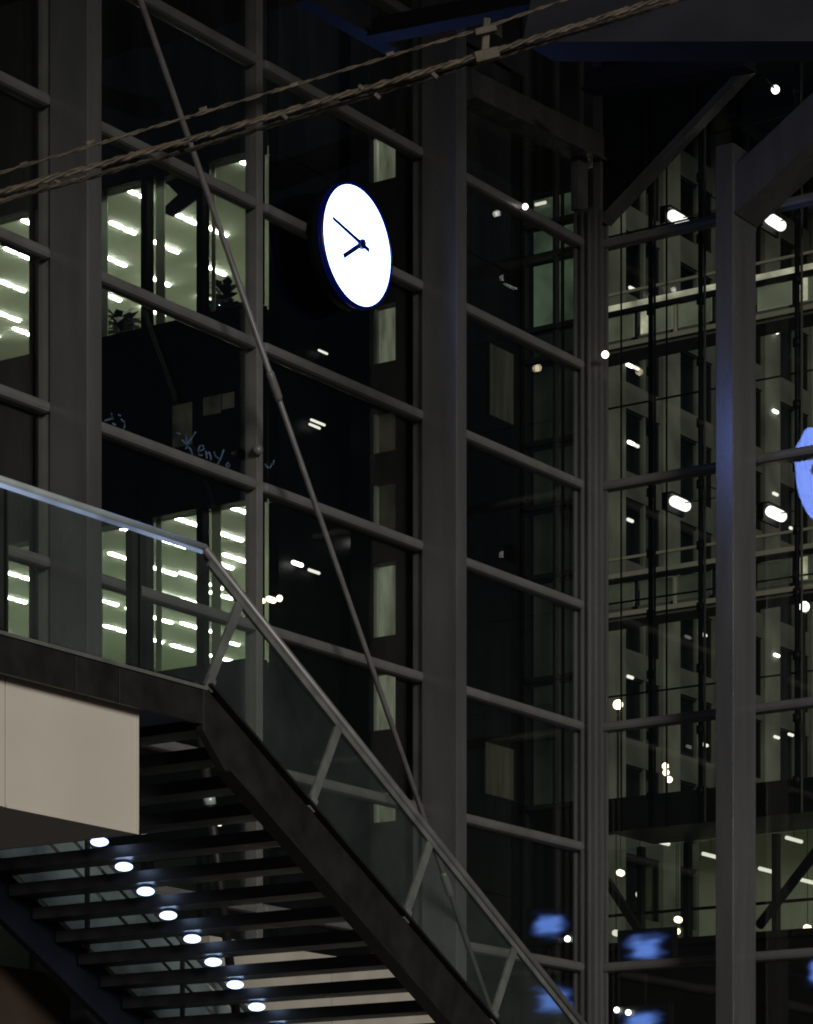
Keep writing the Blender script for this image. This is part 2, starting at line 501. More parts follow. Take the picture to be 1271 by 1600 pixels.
beam('roof_purlin', 'small dark roof purlin under the wide beam above the corner post', 'beam',
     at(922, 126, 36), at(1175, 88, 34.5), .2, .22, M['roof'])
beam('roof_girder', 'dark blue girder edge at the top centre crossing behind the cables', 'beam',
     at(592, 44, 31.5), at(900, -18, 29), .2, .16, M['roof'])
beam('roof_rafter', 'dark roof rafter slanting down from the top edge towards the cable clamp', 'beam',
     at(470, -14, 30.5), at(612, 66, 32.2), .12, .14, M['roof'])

# ------------------------------------------------------------------ bracing rod, rope-like cables
t = thing('bracing_rod', 'long thin diagonal bracing rod crossing the glass wall left of the clock', 'rod', onX(775, 1600, XA + .62))
pa, pb = onX(206, -40, XA + .62), onX(790, 1645, XA + .62)
part(t, 'shaft', MB().tube([pa, pb], .031, 10), M['rod'], smooth=True)
for s in (.342, .82):
    m_ = pa.lerp(pb, s); d = (pb - pa).normalized()
    part(t, 'coupler', MB().tube([m_ - d * .16, m_ - d * .12, m_ + d * .12, m_ + d * .16], [.034, .046, .046, .034], 10), M['rod'], smooth=True)

t = thing('suspended_cables', 'bundle of brown weathered cables strung across the top, joined by a clamp', 'cables', at(400, 160, 18))
def cable_strand(pts, r, ph, pitch=.16):
    P_ = [at(x, y, d) for x, y, d in pts]
    out = []
    for a, b in zip(P_[:-1], P_[1:]):
        d = (b - a); L = d.length; d.normalize()
        u = d.cross(Vector((0, 0, 1))).normalized(); v = u.cross(d)
        n = int(L / .028)
        for i in range(n):
            q = a + d * (L * i / n); w = ph + 2 * math.pi * (L * i / n) / pitch
            out.append(q + (u * math.cos(w) + v * math.sin(w)) * r * .55 + Vector((0, 0, random.uniform(-.2, .2) * r)))
    return out
c_lines = [([(-60, 288, 17.6), (300, 181, 18.2), (762, 42, 19.2), (960, -28, 19.6)], .010, 2),
           ([(-60, 317, 17.5), (300, 217, 18.2), (765, 82, 19.2), (1110, -26, 19.8)], .017, 3),
           ([(-60, 331, 17.7), (300, 233, 18.4), (765, 93, 19.3), (1110, -16, 20.0)], .014, 3)]
for pts, r, ns in c_lines:
    mb = MB()
    for k in range(ns):
        st = cable_strand(pts, r, 2 * math.pi * k / ns, .30 + r * 6)
        mb.tube(st, [r * .62 * random.uniform(.6, 1.35) for _ in st], 6)
    part(t, 'cable', mb, M['rope'], smooth=True)
cl = MB().bar(at(757, 96, 19.2), at(761, 30, 19.2), .07, .05)
part(t, 'clamp', cl, M['rope'], bevel=.01)
part(t, 'clamp_bolt', MB().bar(at(742, 52, 19.15), at(776, 44, 19.15), .05, .045), M['rope'], bevel=.008)
part(t, 'clamp_bolt', MB().bar(at(742, 92, 19.15), at(780, 82, 19.15), .06, .07), M['rope'], bevel=.008)
for x, y in ((38, 258), (142, 224), (318, 172), (460, 134), (610, 86)):
    part(t, 'clip', MB().bar(at(x - 6, y + 1, 18.3), at(x + 6, y - 3, 18.3), .018, .022), M['rope'])
for x, y in ((90, 283), (290, 226), (445, 182), (565, 137), (590, 150), (680, 118)):
    part(t, 'clip', MB().bar(at(x - 4, y - 3, 18.3), at(x + 4, y + 4, 18.3), .022, .022), M['rope'])

# ------------------------------------------------------------------ clock
XC = XA + .36
cc0 = onX(558.5, 384, XC)
R = 91.5 / F * (cc0.x / ray(558.5, 384).x)
t = thing('clock', 'large round backlit white wall clock with dark blue hands', 'clock', cc0)
def disc(x, r, n=64): return [(x, cc0.y + r * math.cos(2 * math.pi * k / n), cc0.z + r * math.sin(2 * math.pi * k / n)) for k in range(n)]
part(t, 'drum', MB().plate(disc(XC - .20, R * 1.02), (.182, 0, 0)), M['darkblue'], smooth=True)
part(t, 'face', MB().plate(disc(XC - .016, R), (.014, 0, 0)), M['clock'])
def ring(x0, x1, ri, ro_, n=64):
    mb = MB(); vs = []
    for k in range(n):
        c, s = math.cos(2 * math.pi * k / n), math.sin(2 * math.pi * k / n)
        for x, r in ((x0, ri), (x0, ro_), (x1, ro_), (x1, ri)):
            vs.append((x, cc0.y + r * c, cc0.z + r * s))
    fs = []
    for k in range(n):
        a, b = 4 * k, 4 * ((k + 1) % n)
        for j in range(4): fs.append((a + j, a + (j + 1) % 4, b + (j + 1) % 4, b + j))
    return mb.add(vs, fs)
part(t, 'bezel', ring(XC - .06, XC + .012, R * 1.003, R * 1.045), M['clockrim'], smooth=True)
part(t, 'rear_face', MB().plate(disc(XC - .214, R * .97), (.013, 0, 0)), M['darkblue'])
hub = onX(564, 382, XC + .02)
def hand(ang, ln, tail, w0, w1, x):
    u, v = math.sin(ang), math.cos(ang)         # clockwise from twelve, Y runs to the right
    d = Vector((0, u, v)); s = Vector((0, v, -u))
    pts = [hub - d * tail * R - s * w0 * .5 + Vector((x, 0, 0)), hub + d * ln * R - s * w1 + Vector((x, 0, 0)),
           hub + d * ln * R + s * w1 + Vector((x, 0, 0)), hub - d * tail * R + s * w0 * .5 + Vector((x, 0, 0))]
    return MB().plate(pts, (.008, 0, 0))
part(t, 'hour_hand', hand(math.radians(236), .62, .16, .055, .026, .0), M['hands'])
part(t, 'minute_hand', hand(math.radians(283), .88, .22, .05, .019, .014), M['hands'])
part(t, 'hub', MB().tube([hub, hub + Vector((.035, 0, 0))], .055, 20), M['hands'])
for dz in (-.45, .45):
    part(t, 'bracket_arm', MB().tube([(XC - .21, cc0.y + .12, cc0.z + dz * R), (XA + .02, cc0.y + .12, cc0.z + dz * R)], .03, 8), M['dark'])

# ------------------------------------------------------------------ walkway and staircase (near edge in plane X = XS)
XS = -14.9
XW = -18.5
TOP = onX(320, 850, XS); BOT = onX(915, 1600, XS)
SLOPE = (TOP.z - BOT.z) / (BOT.y - TOP.y)
def rail_z(y): return TOP.z - (y - TOP.y) * SLOPE
s0, s1 = onX(328, 1082, XS), onX(770, 1600, XS)
SS = (s0.z - s1.z) / (s1.y - s0.y)
def str_z(y): return s0.z - (y - s0.y) * SS
Y0 = onX(-120, 800, XS).y
Y1 = TOP.y
YE = BOT.y + 1.9

w = thing('walkway', 'glass-railed walkway running in from the left edge above the beige box', 'walkway', (XS - 1.2, (Y0 + Y1) / 2, 0))
zb0 = s0.z                                           # walkway floor edge height
part(w, 'deck', MB().box(XW, XS - .03, Y0, Y1 - .02, zb0 - .22, zb0 - .03), M['dark'])
ye = [Y0] + [onX(px, 1050, XS).y for px in (115, 183, 317)]
for i in range(3):
    part(w, 'fascia_panel', MB().box(XS - .025, XS + .02, ye[i] + .006, ye[i + 1] - .006, zb0 - .27, zb0), M['dark'], bevel=.006)
part(w, 'edge_trim', MB().box(XS - .03, XS + .035, Y0, Y1, zb0 + .002, zb0 + .03), M['postm'])
hr = part(w, 'handrail', MB().tube([(XS, Y0, TOP.z - .03), (XS, Y1, TOP.z - .03)], .03, 12), M['rail'], smooth=True)
part(hr, 'reflection_strip', MB().box(XS + .005, XS + .022, Y0, Y1 - .05, TOP.z - .088, TOP.z - .062), M['railsheen'])  # bluish reflection on the rail, put in as a glowing strip
posts = [onX(8, 850, XS).y, onX(217, 900, XS).y]
for y in posts:
    part(w, 'post', MB().box(XS - .085, XS - .012, y - .055, y + .055, zb0 + .03, TOP.z - .06), M['mull'], bevel=.005)
edges = [Y0] + posts + [Y1]
for i in range(3):
    part(w, 'glass_panel', MB().box(XS - .004, XS + .008, edges[i] + .02, edges[i + 1] - .02, zb0 + .05, TOP.z - .09), M['glassrail'])
part(w, 'rear_fascia', MB().box(XW - .05, XW, Y0, Y1, zb0 - .3, zb0), M['dark'])

s = thing('staircase', 'open-tread steel staircase with glass balustrade descending to the right', 'staircase', (XS - 1.5, 22, 0))
def stringer(x0, x1, mat):
    hgt = .50
    p = [(x0, Y1 - .05, str_z(Y1) + .0), (x0, YE, str_z(YE)), (x0, YE, str_z(YE) - hgt), (x0, Y1 + .22, str_z(Y1 + .22) - hgt), (x0, Y1 - .05, zb0 - .32)]
    return MB().plate(p, (x1 - x0, 0, 0))
part(s, 'stringer', stringer(XS - .05, XS + .03, M['dark']), M['dark'], bevel=.008)
fl = MB()
for dz in (.012, -.49):
    fl = MB()
    ys = (Y1 + (.25 if dz < 0 else .0), YE)
    fl.bar((XS - .0, ys[0], str_z(ys[0]) + dz), (XS - .0, ys[1], str_z(ys[1]) + dz), .15, .022)
    part(s, 'flange', fl, M['dark'])
part(s, 'stringer', stringer(XW - .05, XW + .03, M['darkblue']), M['darkblue'])
n_tr = 23
run = .318
tread_me = MB().box(XW + .06, XS - .055, 0, .30, -.105, 0).mesh('tread', M['tread'], Vector((XS - 1.5, 0, 0)))
spot_me = MB().tube([(0, 0, -.197 + .075 * (1 - math.cos(math.pi * i / 10)) / 2) for i in range(11)], [max(.078 * math.sin(math.pi * i / 10), .004) for i in range(11)], 18).mesh('spotlight', M['spot'], smooth=True)
ring_me = MB().tube([(0, 0, -.127), (0, 0, -.106)], [.05, .06], 16).mesh('spotlight_rim', M['dark'])
XSPOT = -16.98
YPH = .10                                            # phase of the first tread
tr_z0 = str_z(Y1 + .15) - .12
# line of spotlights: find the X where a spot under tread k falls in the photographed row
for k in range(n_tr):
    y = Y1 + YPH + k * run
    z = tr_z0 - k * run * SS
    o = place(s, 'tread', tread_me, (0, y - 22, z))
    if 0 <= k <= 24:
        sp = place(o, 'spotlight', spot_me, (XSPOT - (XS - 1.5) + random.uniform(-.015, .015), .15, 0))
        place(o, 'spotlight_rim', ring_me, (XSPOT - (XS - 1.5), .15, .001))
part(s, 'handrail', MB().tube([(XS, Y1 - .01, TOP.z - .03), (XS, YE, rail_z(YE) - .03)], .034, 12), M['railst'], smooth=True)
part(s, 'rail_channel', MB().bar((XS, Y1 + .05, TOP.z - .14), (XS, YE, rail_z(YE) - .115), .03, .05), M['postm'])
dY = Vector((0, 1, -SLOPE)).normalized(); nY = Vector((0, SLOPE, 1)).normalized()
pb_ = [onX(px, py, XS) for px, py in ((324, 1078), (484, 1256), (632, 1432), (768, 1592), (900, 1748))]
tops = []
for p in pb_:
    base = Vector((XS - .0, p.y, str_z(p.y) + .02))
    # where the normal to the slope meets the handrail
    tt = (TOP.z - .05 - (base.y - TOP.y) * SLOPE - base.z) / (nY.z + nY.y * SLOPE)
    top = base + nY * tt
    po = part(s, 'post', MB().bar(base, top - nY * .07, .03, .085, (0, 1, 0)), M['postm'], bevel=.004)
    part(po, 'post_foot', MB().bar(base - nY * .03 + Vector((.02, 0, 0)), base + nY * .09 + Vector((.02, 0, 0)), .03, .09, (0, 1, 0)), M['postm'], bevel=.006)
    tops.append((base, top))
for i in range(len(tops)):
    b0, t0 = tops[i]
    if i + 1 < len(tops): b1, t1 = tops[i + 1]
    else: break
    o1, o2 = dY * .05, dY * -.05
    q = [b0 + o1 + nY * .06, b1 + o2 + nY * .06, t1 + o2 - nY * .10, t0 + o1 - nY * .10]
    part(s, 'glass_panel', MB().plate([v + Vector((-.01, 0, 0)) for v in q], (.012, 0, 0)), M['glassrail'])
b0, t0 = tops[0]
part(s, 'glass_panel', MB().plate([(XS - .01, Y1 - .0, zb0 + .06), t0 - nY * .12 - dY * .05 + Vector((-.01, 0, 0)), (XS - .01, Y1 + .0, TOP.z - .12)], (.012, 0, 0)), M['glassrail'])

# balustrade on the far side of the flight, seen between the treads
XQ = XW - .0
part(s, 'far_handrail', MB().tube([(XQ, Y1 - 1.2, TOP.z - .03 + 1.2 * SLOPE * 0), (XQ, Y1, TOP.z - .03), (XQ, YE, rail_z(YE) - .03)], .034, 10), M['railst'], smooth=True)
yk = Y1
while yk < YE - .3:
    ln = 1.42
    for a0, a1 in ((.10, .62), (.66, .86), (.90, 1.02)):
        q = []
        for (yy, aa) in ((yk + .04, a0), (yk + ln - .04, a0), (yk + ln - .04, a1), (yk + .04, a1)):
            q.append((XQ - .006, yy, str_z(yy) + aa * (rail_z(yy) - str_z(yy)) - .05))
        part(s, 'far_glass_panel', MB().plate(q, (.012, 0, 0)), M['glassfrost'])
    part(s, 'far_post', MB().box(XQ - .02, XQ + .02, yk - .02, yk + .02, str_z(yk), rail_z(yk) - .06), M['dark'])
    yk += ln

# beige box hanging under the walkway
t = thing('ceiling_box', 'beige panelled box hanging under the walkway at the left edge', 'box', (XS - 1, 15, 0))
XBX = XS - .12
q0, q1 = onX(-80, 1030, XBX), onX(216, 1101, XBX)
zb1 = onX(216, 1303, XBX).z
ysm = onX(9, 1150, XBX).y
part(t, 'core', MB().box(XBX - 1.75, XBX - .03, q0.y, q1.y - .02, zb1 + .02, q1.z - .01), M['beigedark'])
part(t, 'side_panel', MB().box(XBX - .03, XBX, q0.y, ysm - .006, zb1, q1.z), M['beige'], bevel=.004)
part(t, 'side_panel', MB().box(XBX - .03, XBX, ysm + .006, q1.y, zb1, q1.z), M['beige'], bevel=.004)
part(t, 'edge_lip', MB().box(XBX + .001, XBX + .006, ysm + .007, q1.y + .003, zb1 - .004, zb1 + .022), M['beige'])
part(t, 'edge_lip', MB().box(XBX + .001, XBX + .006, q1.y - .02, q1.y + .004, zb1 + .024, q1.z), M['beige'])
part(t, 'bottom_panel', MB().box(XBX - 1.75, XBX - .032, q0.y, q1.y, zb1 - .0, zb1 + .019), M['beige'])
for yy in (q0.y + .8, q1.y - .3):
    part(t, 'hanger', MB().box(XBX - .9, XBX - .86, yy, yy + .04, q1.z - .02, zb0 - .22), M['dark'])

# slim pole behind the treads
t = thing('support_pole', 'slim dark pole running down behind the stair treads', 'pole', onX(372, 1600, -18.1))
pp0, pp1 = onX(311, 1120, -18.1), onX(372, 1605, -18.1)
part(t, 'shaft', MB().tube([pp0, pp1], .045, 10), M['dark'], smooth=True)
part(t, 'joint', MB().tube([pp0.lerp(pp1, .25), pp0.lerp(pp1, .28)], .06, 10), M['rail'], smooth=True)

# bulkhead and lit shop panels seen between the treads
t = thing('bulkhead', 'pale beige bulkhead seen between the lower stair treads', 'wall', (-19.0, 27, 0))
k0, k1 = onX(328, 1462, -19.0), onX(690, 1540, -19.0)
part(t, 'panel', MB().box(-19.2, -19.0, k0.y, (k0.y + k1.y) / 2 - .006, 0, k0.z), M['bulk'])
part(t, 'panel', MB().box(-19.2, -19.0, (k0.y + k1.y) / 2 + .006, k1.y, 0, k0.z), M['bulk'])
t = thing('brown_bulkhead', 'dark brown wall panel below the far stair side at the bottom left corner', 'wall', (-19.2, 19, 0))
k0, k1 = onX(-60, 1500, -19.2), onX(110, 1520, -19.2)
part(t, 'panel', MB().box(-19.4, -19.2, k0.y, k1.y, 0, k0.z), M['brown'])

# ------------------------------------------------------------------ office building behind the left wall
YO = 34.5
XR = onY(402, 800, YO).x                       # its right hand edge
XL = onY(-720, 800, YO).x
DEP = 6.4
DEP2, XW2 = 9.2, -28.5                         # the rooms run deeper left of XW2
t = thing('office_building', 'dark office building behind the left glass, two storeys of lit green rooms', 'building', ((XL + XR) / 2, YO, 0))
H1T, H1B = onY(270, 268, YO).z, onY(270, 502, YO).z
H0T, H0B = onY(270, 803, YO).z, onY(270, 1046, YO).z
H2T = H0T - (H1T - H0T); H2B = H0B - (H1B - H0B)
for z0, z1 in ((0.0, H2B), (H2T, H0B), (H0T, H1B), (H1T, EYE + 19.5)):
    n = 7
    for i in range(n):
        x0 = XL + (XR - XL) * i / n; x1 = XL + (XR - XL) * (i + 1) / n
        part(t, 'spandrel', MB().box(x0 + .008, x1 - .008, YO - .02, YO + .25, z0 + .001, z1 - .001), M['spandrel'])
xm = [onY(px, 800, YO).x for px in (-720, -600, -490, -390, -300, -216, -128, -40, 50, 136, 225, 312)] + [XR - .04]
for (zb_, zt_) in ((H2B, H2T), (H0B, H0T), (H1B, H1T)):
    for i, x in enumerate(xm):
        part(t, 'window_mullion', MB().box(x - .055, x + .055, YO, YO + .16, zb_, zt_), M['mull'])
        if i + 1 < len(xm):
            wi = part(t, 'window', MB().box(x + .055, xm[i + 1] - .055, YO + .10, YO + .115, zb_, zt_), M['glassfar'])
            if zb_ != H2B:
                part(wi, 'blind', MB().box(x + .07, x + .07 + random.choice((.10, .16, .06)), YO + .19, YO + .21, zb_, zt_), M['blind'])
    part(t, 'floor_slab', MB().box(XL, XR - .05, YO + .26, YO + DEP, zb_ - .12, zb_ - .01), M['ofloor'])
    part(t, 'rear_wall', MB().box(XW2, XR - .05, YO + DEP, YO + DEP + .15, zb_ - .1, zt_ + .35), M['owall'])
    part(t, 'rear_wall', MB().box(XL, XW2 + .15, YO + DEP2, YO + DEP2 + .15, zb_ - .1, zt_ + .35), M['owall'])
    part(t, 'inner_wall', MB().box(XW2, XW2 + .15, YO + DEP + .151, YO + DEP2 - .001, zb_ - .1, zt_ + .35), M['owall'])
    part(t, 'floor_slab', MB().box(XL, XW2 - .001, YO + DEP + .001, YO + DEP2, zb_ - .12, zb_ - .01), M['ofloor'])
def office_ceiling(zt_, spots):
    ce = part(t, 'ceiling', MB().box(XL, XR - .05, YO + .26, YO + DEP, zt_ + .16, zt_ + .35), M['ceil'])
    part(t, 'ceiling', MB().box(XL, XW2 - .001, YO + DEP + .001, YO + DEP2, zt_ + .16, zt_ + .35), M['ceil'])
    for px, py in spots:
        p = onZ(px, py, zt_ + .152)
        if not (YO + .5 < p.y < YO + (DEP2 if p.x < XW2 - .1 else DEP) - .4): continue
        for k in (-1, 1):
            part(ce, 'strip_light', MB().capsule((p.x, p.y + k * .165 - .11, p.z), (p.x, p.y + k * .165 + .11, p.z), .029, 8), M['strip'], smooth=True)
office_ceiling(H1T, [(32, 342), (28, 396), (20, 447), (12, 494), (192, 356), (178, 407), (170, 462), (260, 386), (247, 438), (240, 486),
                     (287, 340), (336, 360), (334, 421), (328, 470), (374, 250), (216, 304), (100, 380), (90, 440), (-60, 380), (-60, 440), (-140, 400), (110, 330), (130, 480), (-250, 420), (-250, 380), (-350, 400), (-60, 480), (40, 520), (-20, 520)])
office_ceiling(H0T, [(30, 900), (22, 936), (195, 827), (190, 870), (166, 940), (180, 982), (290, 814), (272, 849), (257, 892), (252, 968), (238, 999), (285, 1012),
                     (360, 838), (346, 882), (330, 914), (345, 930), (322, 984), (357, 1003), (375, 797), (345, 1028), (100, 900), (100, 960), (-60, 900), (-60, 960), (-140, 920), (-250, 920), (-250, 980), (-350, 940), (0, 990), (205, 915), (215, 955), (300, 900), (300, 940), (262, 930), (300, 978), (340, 960), (368, 872)])
office_ceiling(H2T, [])
# right hand side face of the building
XSD = XR
for i, (y0, y1) in enumerate(((YO, YO + 2.1), (YO + 2.1, YO + 4.3), (YO + 4.3, YO + DEP))):
    for z0, z1 in ((0, H2T), (H2T, H0T), (H0T, H1T), (H1T, EYE + 19.5)):
        part(t, 'side_panel', MB().box(XSD + .002, XSD + .18, y0 + .01 + (.26 if i == 0 else 0), y1 - .01, z0 + .01, z1 - .01), M['spandrel'])
part(t, 'end_wall', MB().box(XL - .2, XL - .01, YO, YO + DEP, 0, EYE + 19.5), M['black'])
part(t, 'roof', MB().box(XL - .25, XR + .25, YO - .1, YO + DEP + .3, EYE + 19.5, EYE + 19.9), M['black'])
def side_rect(x0, x1, y0, y1, X):
    a, b = onX(x0, (y0 + y1) / 2, X), onX(x1, (y0 + y1) / 2, X)
    return a.y, b.y, onX((x0 + x1) / 2, y1, X).z, onX((x0 + x1) / 2, y0, X).z
for x0, x1, y0, y1 in ((764, 802, 545, 655), (757, 802, 1165, 1245), ):
    a, b, c, d = side_rect(x0, x1, y0, y1, XSD + .19)
    wi = part(t, 'curtained_window', MB().box(XSD + .181, XSD + .20, a, b, c, d), M['curtainlit'])
    part(wi, 'window_frame', MB().box(XSD + .181, XSD + .215, a - .05, a - .002, c, d).box(XSD + .181, XSD + .215, b + .002, b + .05, c, d), M['mull'])
for px, py, m, r, ln in ((559, 846, 'white', .05, 0), (465, 881, 'white', .03, .10), (491, 893, 'dimlamp', .022, .12), (408, 938, 'warm', .035, .05),
                         (424, 937, 'warm', .04, .06), (437, 935, 'warm', .045, 0), (497, 660, 'dimlamp', .018, .16), (492, 666, 'dimlamp', .018, .12), (505, 550, 'dimlamp', .016, .1)):
    p = onX(px, py, XSD + .26)
    part(t, 'wall_glint', MB().capsule(p - Vector((0, ln, 0)), p + Vector((0, ln, 0)), r, 10) if ln else MB().ball(p, r), M[m], smooth=True)  # small lamp reflections, put in as glowing dots on the side face
# two faint windows in the dark storey
for x0, x1, y0, y1 in ((270, 300, 628, 700), (318, 345, 616, 650), (347, 366, 612, 640)):
    a, b = onY(x0, y1, YO - .03), onY(x1, y0, YO - .03)
    part(t, 'dim_window', MB().box(a.x, b.x, YO - .035, YO - .021, a.z, b.z), M['windim'])

# stair tower with narrow lit windows beside it
YT = 36.0
ta, tb = onY(548, 800, YT), onY(643, 800, YT)
t = thing('stair_tower', 'dark narrow stair tower with a column of small lit windows behind the clock', 'tower', ((ta.x + tb.x) / 2, YT, 0))
wx0, wx1 = onY(577, 800, YT).x, onY(618, 800, YT).x
wins = [(205, 281, 'winlit'), (476, 566, 'winlit'), (640, 706, 'windim'), (752, 830, 'windim'), (880, 994, 'winlit'), (1050, 1140, 'winlit'), (1235, 1284, 'winlit'), (1400, 1470, 'windim')]
part(t, 'pier', MB().box(ta.x, wx0 - .002, YT, YT + .8, 0, EYE + 19), M['spandrel'])
part(t, 'pier', MB().box(wx1 + .002, tb.x, YT, YT + .8, 0, EYE + 19), M['spandrel'])
part(t, 'rear_wall', MB().box(wx0, wx1, YT + .6, YT + .8, 0, EYE + 19), M['black'])
zc = EYE + 19
for y0, y1, m in wins:
    zt_, zb_ = onY(597, y0, YT).z, onY(597, y1, YT).z
    part(t, 'spandrel', MB().box(wx0, wx1, YT + .02, YT + .5, zt_ + .002, zc), M['spandrel'])
    wi = part(t, 'window', MB().box(wx0, wx1, YT + .20, YT + .22, zb_ + .002, zt_), M[m])
    part(wi, 'frame_bar', MB().box(wx0, wx0 + .05, YT + .12, YT + .18, zb_ + .002, zt_), M['blind'])
    zc = zb_
part(t, 'spandrel', MB().box(wx0, wx1, YT + .02, YT + .5, 0, zc), M['spandrel'])

# reflected neon lettering, traced as glowing strokes on the dark storey
def zpt(x, y): return onY(150 + x / 4.2367, 560 + y / 4.2367, YO - .07)
t = thing('lettering_reflection', 'faint bluish reflected lettering traced as strokes on the dark storey', 'sign', zpt(700, 640))
strokes = [[(572, 540), (600, 570), (630, 605), (640, 640)], [(662, 486), (640, 520), (612, 560), (596, 600)], [(596, 505), (600, 540), (606, 560)], [(536, 492), (556, 500)],
           [(690, 612), (716, 600), (712, 578), (690, 576), (678, 604), (684, 640), (706, 640)],
           [(728, 612), (732, 640), (736, 662)], [(734, 630), (750, 622), (760, 645), (762, 672)],
           [(784, 618), (792, 645), (812, 662)], [(848, 602), (832, 650), (812, 690), (800, 716)], [(862, 706), (876, 690), (888, 708), (872, 724), (862, 706)],
           [(104, 362), (110, 400)], [(58, 412), (84, 404), (118, 398)], [(150, 372), (164, 380)], [(168, 402), (188, 420), (192, 448), (182, 472)], [(112, 430), (130, 440)],
           [(1122, 700), (1138, 722), (1156, 722), (1166, 694)], [(1180, 672), (1172, 704)]]
for st in strokes:
    part(t, 'letter_stroke', MB().tube([zpt(*q) for q in st], .012, 6), M['neon_reflection'], smooth=True)

t = thing('hanging_sign', 'black angular sign hanging in the top of the lit upper office', 'sign', onY(278, 310, YO + .5))
part(t, 'board', MB().plate([onY(x, y, YO + .5) for x, y in ((244, 285), (262, 288), (278, 304), (250, 330), (268, 338), (312, 306), (312, 270), (240, 275))], (0, .05, 0)), M['mull'])
# potted plants by the office windows
def plant(label, px, py, z0, yoff, hgt, seed, n):
    rnd = random.Random(seed)
    p = onY(px, py, YO + yoff)
    t = thing('potted_plant', label, 'plant', (p.x, p.y, z0))
    part(t, 'pot', MB().tube([(p.x, p.y, z0), (p.x, p.y, z0 + .3)], [.13, .17], 12), M['pot'])
    part(t, 'stem', MB().tube([(p.x, p.y, z0 + .3), (p.x + .02, p.y, p.z)], .02, 6), M['leaf'])
    lf = MB()
    for i in range(n):
        a = rnd.uniform(0, 6.28); e = rnd.uniform(-.3, 1.0); ln = hgt * rnd.uniform(.5, 1)
        d = Vector((math.cos(a) * math.cos(e), math.sin(a) * math.cos(e), math.sin(e)))
        s_ = d.cross(Vector((0, 0, 1))).normalized() * .075
        o = Vector((p.x + .02, p.y, p.z - .1 + rnd.uniform(-.2, .1)))
        m_ = o + d * ln * .55; e_ = o + d * ln - Vector((0, 0, .25 * ln))
        lf.add([o, m_ + s_, e_, m_ - s_, m_ + Vector((0, 0, .015))], [(0, 1, 4), (1, 2, 4), (2, 3, 4), (3, 0, 4)])
    part(t, 'crown', lf, M['leaf'])
plant('spiky dark potted plant in the lit upper office right of the bracing rod', 352, 462, H1B - .01, .7, .50, 3, 46)
plant('dark potted plant in the lit upper office beside the broad left column', 188, 500, H1B - .01, .8, .50, 5, 46)

# ------------------------------------------------------------------ glazed lift shaft seen in the narrow bay
YL = 60.0
la, lb = onY(820, 800, YL), onY(906, 800, YL)
lz = onY(785, 800, YL)
t = thing('lift_shaft', 'greenish glazed lift shaft seen in the narrow bay before the corner', 'tower', ((la.x + lb.x) / 2, YL, 0))
lm = onY(868, 800, YL).x
part(t, 'side_pier', MB().box(lz.x, la.x - .062, YL, YL + .9, 0, 40), M['black'])
part(t, 'rear_wall', MB().box(lz.x, lb.x, YL + .9, YL + 1.0, 0, 40), M['black'])
for x in (la.x, lm, lb.x):
    part(t, 'mullion', MB().box(x - .04, x + .04, YL - .05, YL + .12, 0, 34), M['mull'])
lev = [(300, 348, 'wingreen'), (350, 398, 'wingreen'), (404, 512, 'wingreen'), (514, 560, 'winfaint'), (566, 690, 'winfaint'), (696, 790, 'winfaint'), (796, 900, 'winfaint'), (906, 1060, 'winfaint'), (1066, 1260, 'winfaint')]
for y0, y1, m in lev:
    z1, z0 = onY(857, y0, YL).z, onY(857, y1, YL).z
    for xa, xb_ in ((la.x + .06, lm - .06), (lm + .06, lb.x - .06)):
        pn = part(t, 'shaft_panel', MB().box(xa, xb_, YL + .3, YL + .33, z0 + .06, z1), M[m])
        part(pn, 'pane', MB().box(xa, xb_, YL, YL + .015, z0 + .06, z1), M['glassfar'])
    part(t, 'rail', MB().box(la.x, lb.x, YL - .08, YL + .14, z0 - .06, z0 + .05), M['mull'])
for px, py in ((845, 318), (882, 345)):
    p = onY(px, py, YL + .2)
    part(t, 'shaft_lamp', MB().capsule(p - Vector((.12, 0, 0)), p + Vector((.12, 0, 0)), .04, 8), M['dimlamp'], smooth=True)

# ------------------------------------------------------------------ stone block facing the hall through the right wall
XO = -59.0
zst = 3.40
t = thing('stone_building', 'tall pale stone office block with dark paired windows beyond the right wall', 'building', (XO, 105, 0))
bays = [(onX(960 + 86 * i, 700, XO).y) for i in range(-1, 6)]
bw = bays[2] - bays[1]
bays = [bays[1] + bw * (i - 5) for i in range(0, 11)]
sill0 = onX(990, 740, XO).z                                # one window sill height
nfl = 15
z_lo = sill0 - zst * 9
pw = bw * .32
for y in bays:
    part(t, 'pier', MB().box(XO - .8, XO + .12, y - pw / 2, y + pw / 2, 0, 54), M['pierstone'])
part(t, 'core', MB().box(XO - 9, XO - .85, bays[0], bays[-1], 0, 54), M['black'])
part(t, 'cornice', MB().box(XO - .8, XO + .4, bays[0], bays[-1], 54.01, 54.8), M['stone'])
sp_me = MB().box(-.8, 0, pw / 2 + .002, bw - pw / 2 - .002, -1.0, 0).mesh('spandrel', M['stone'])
fr = MB()
wy0, wy1, wh = pw / 2 + .01, bw - pw / 2 - .01, zst - 1.0
fr.box(-.20, -.08, wy0, wy0 + .1, 0, wh).box(-.20, -.08, wy1 - .1, wy1, 0, wh).box(-.20, -.08, wy0 + .1, wy1 - .1, wh - .1, wh - .01)
frame_me = fr.mesh('window_frame', M['mull'])
mul_me = MB().box(-.20, -.04, wy0 + (wy1 - wy0) * .56, wy0 + (wy1 - wy0) * .56 + .17, .001, wh - .01).mesh('window_mullion', M['stone'])
pane_me = MB().box(-.17, -.15, wy0 + .1, wy1 - .1, .02, wh - .1).mesh('pane', M['glassfar'])
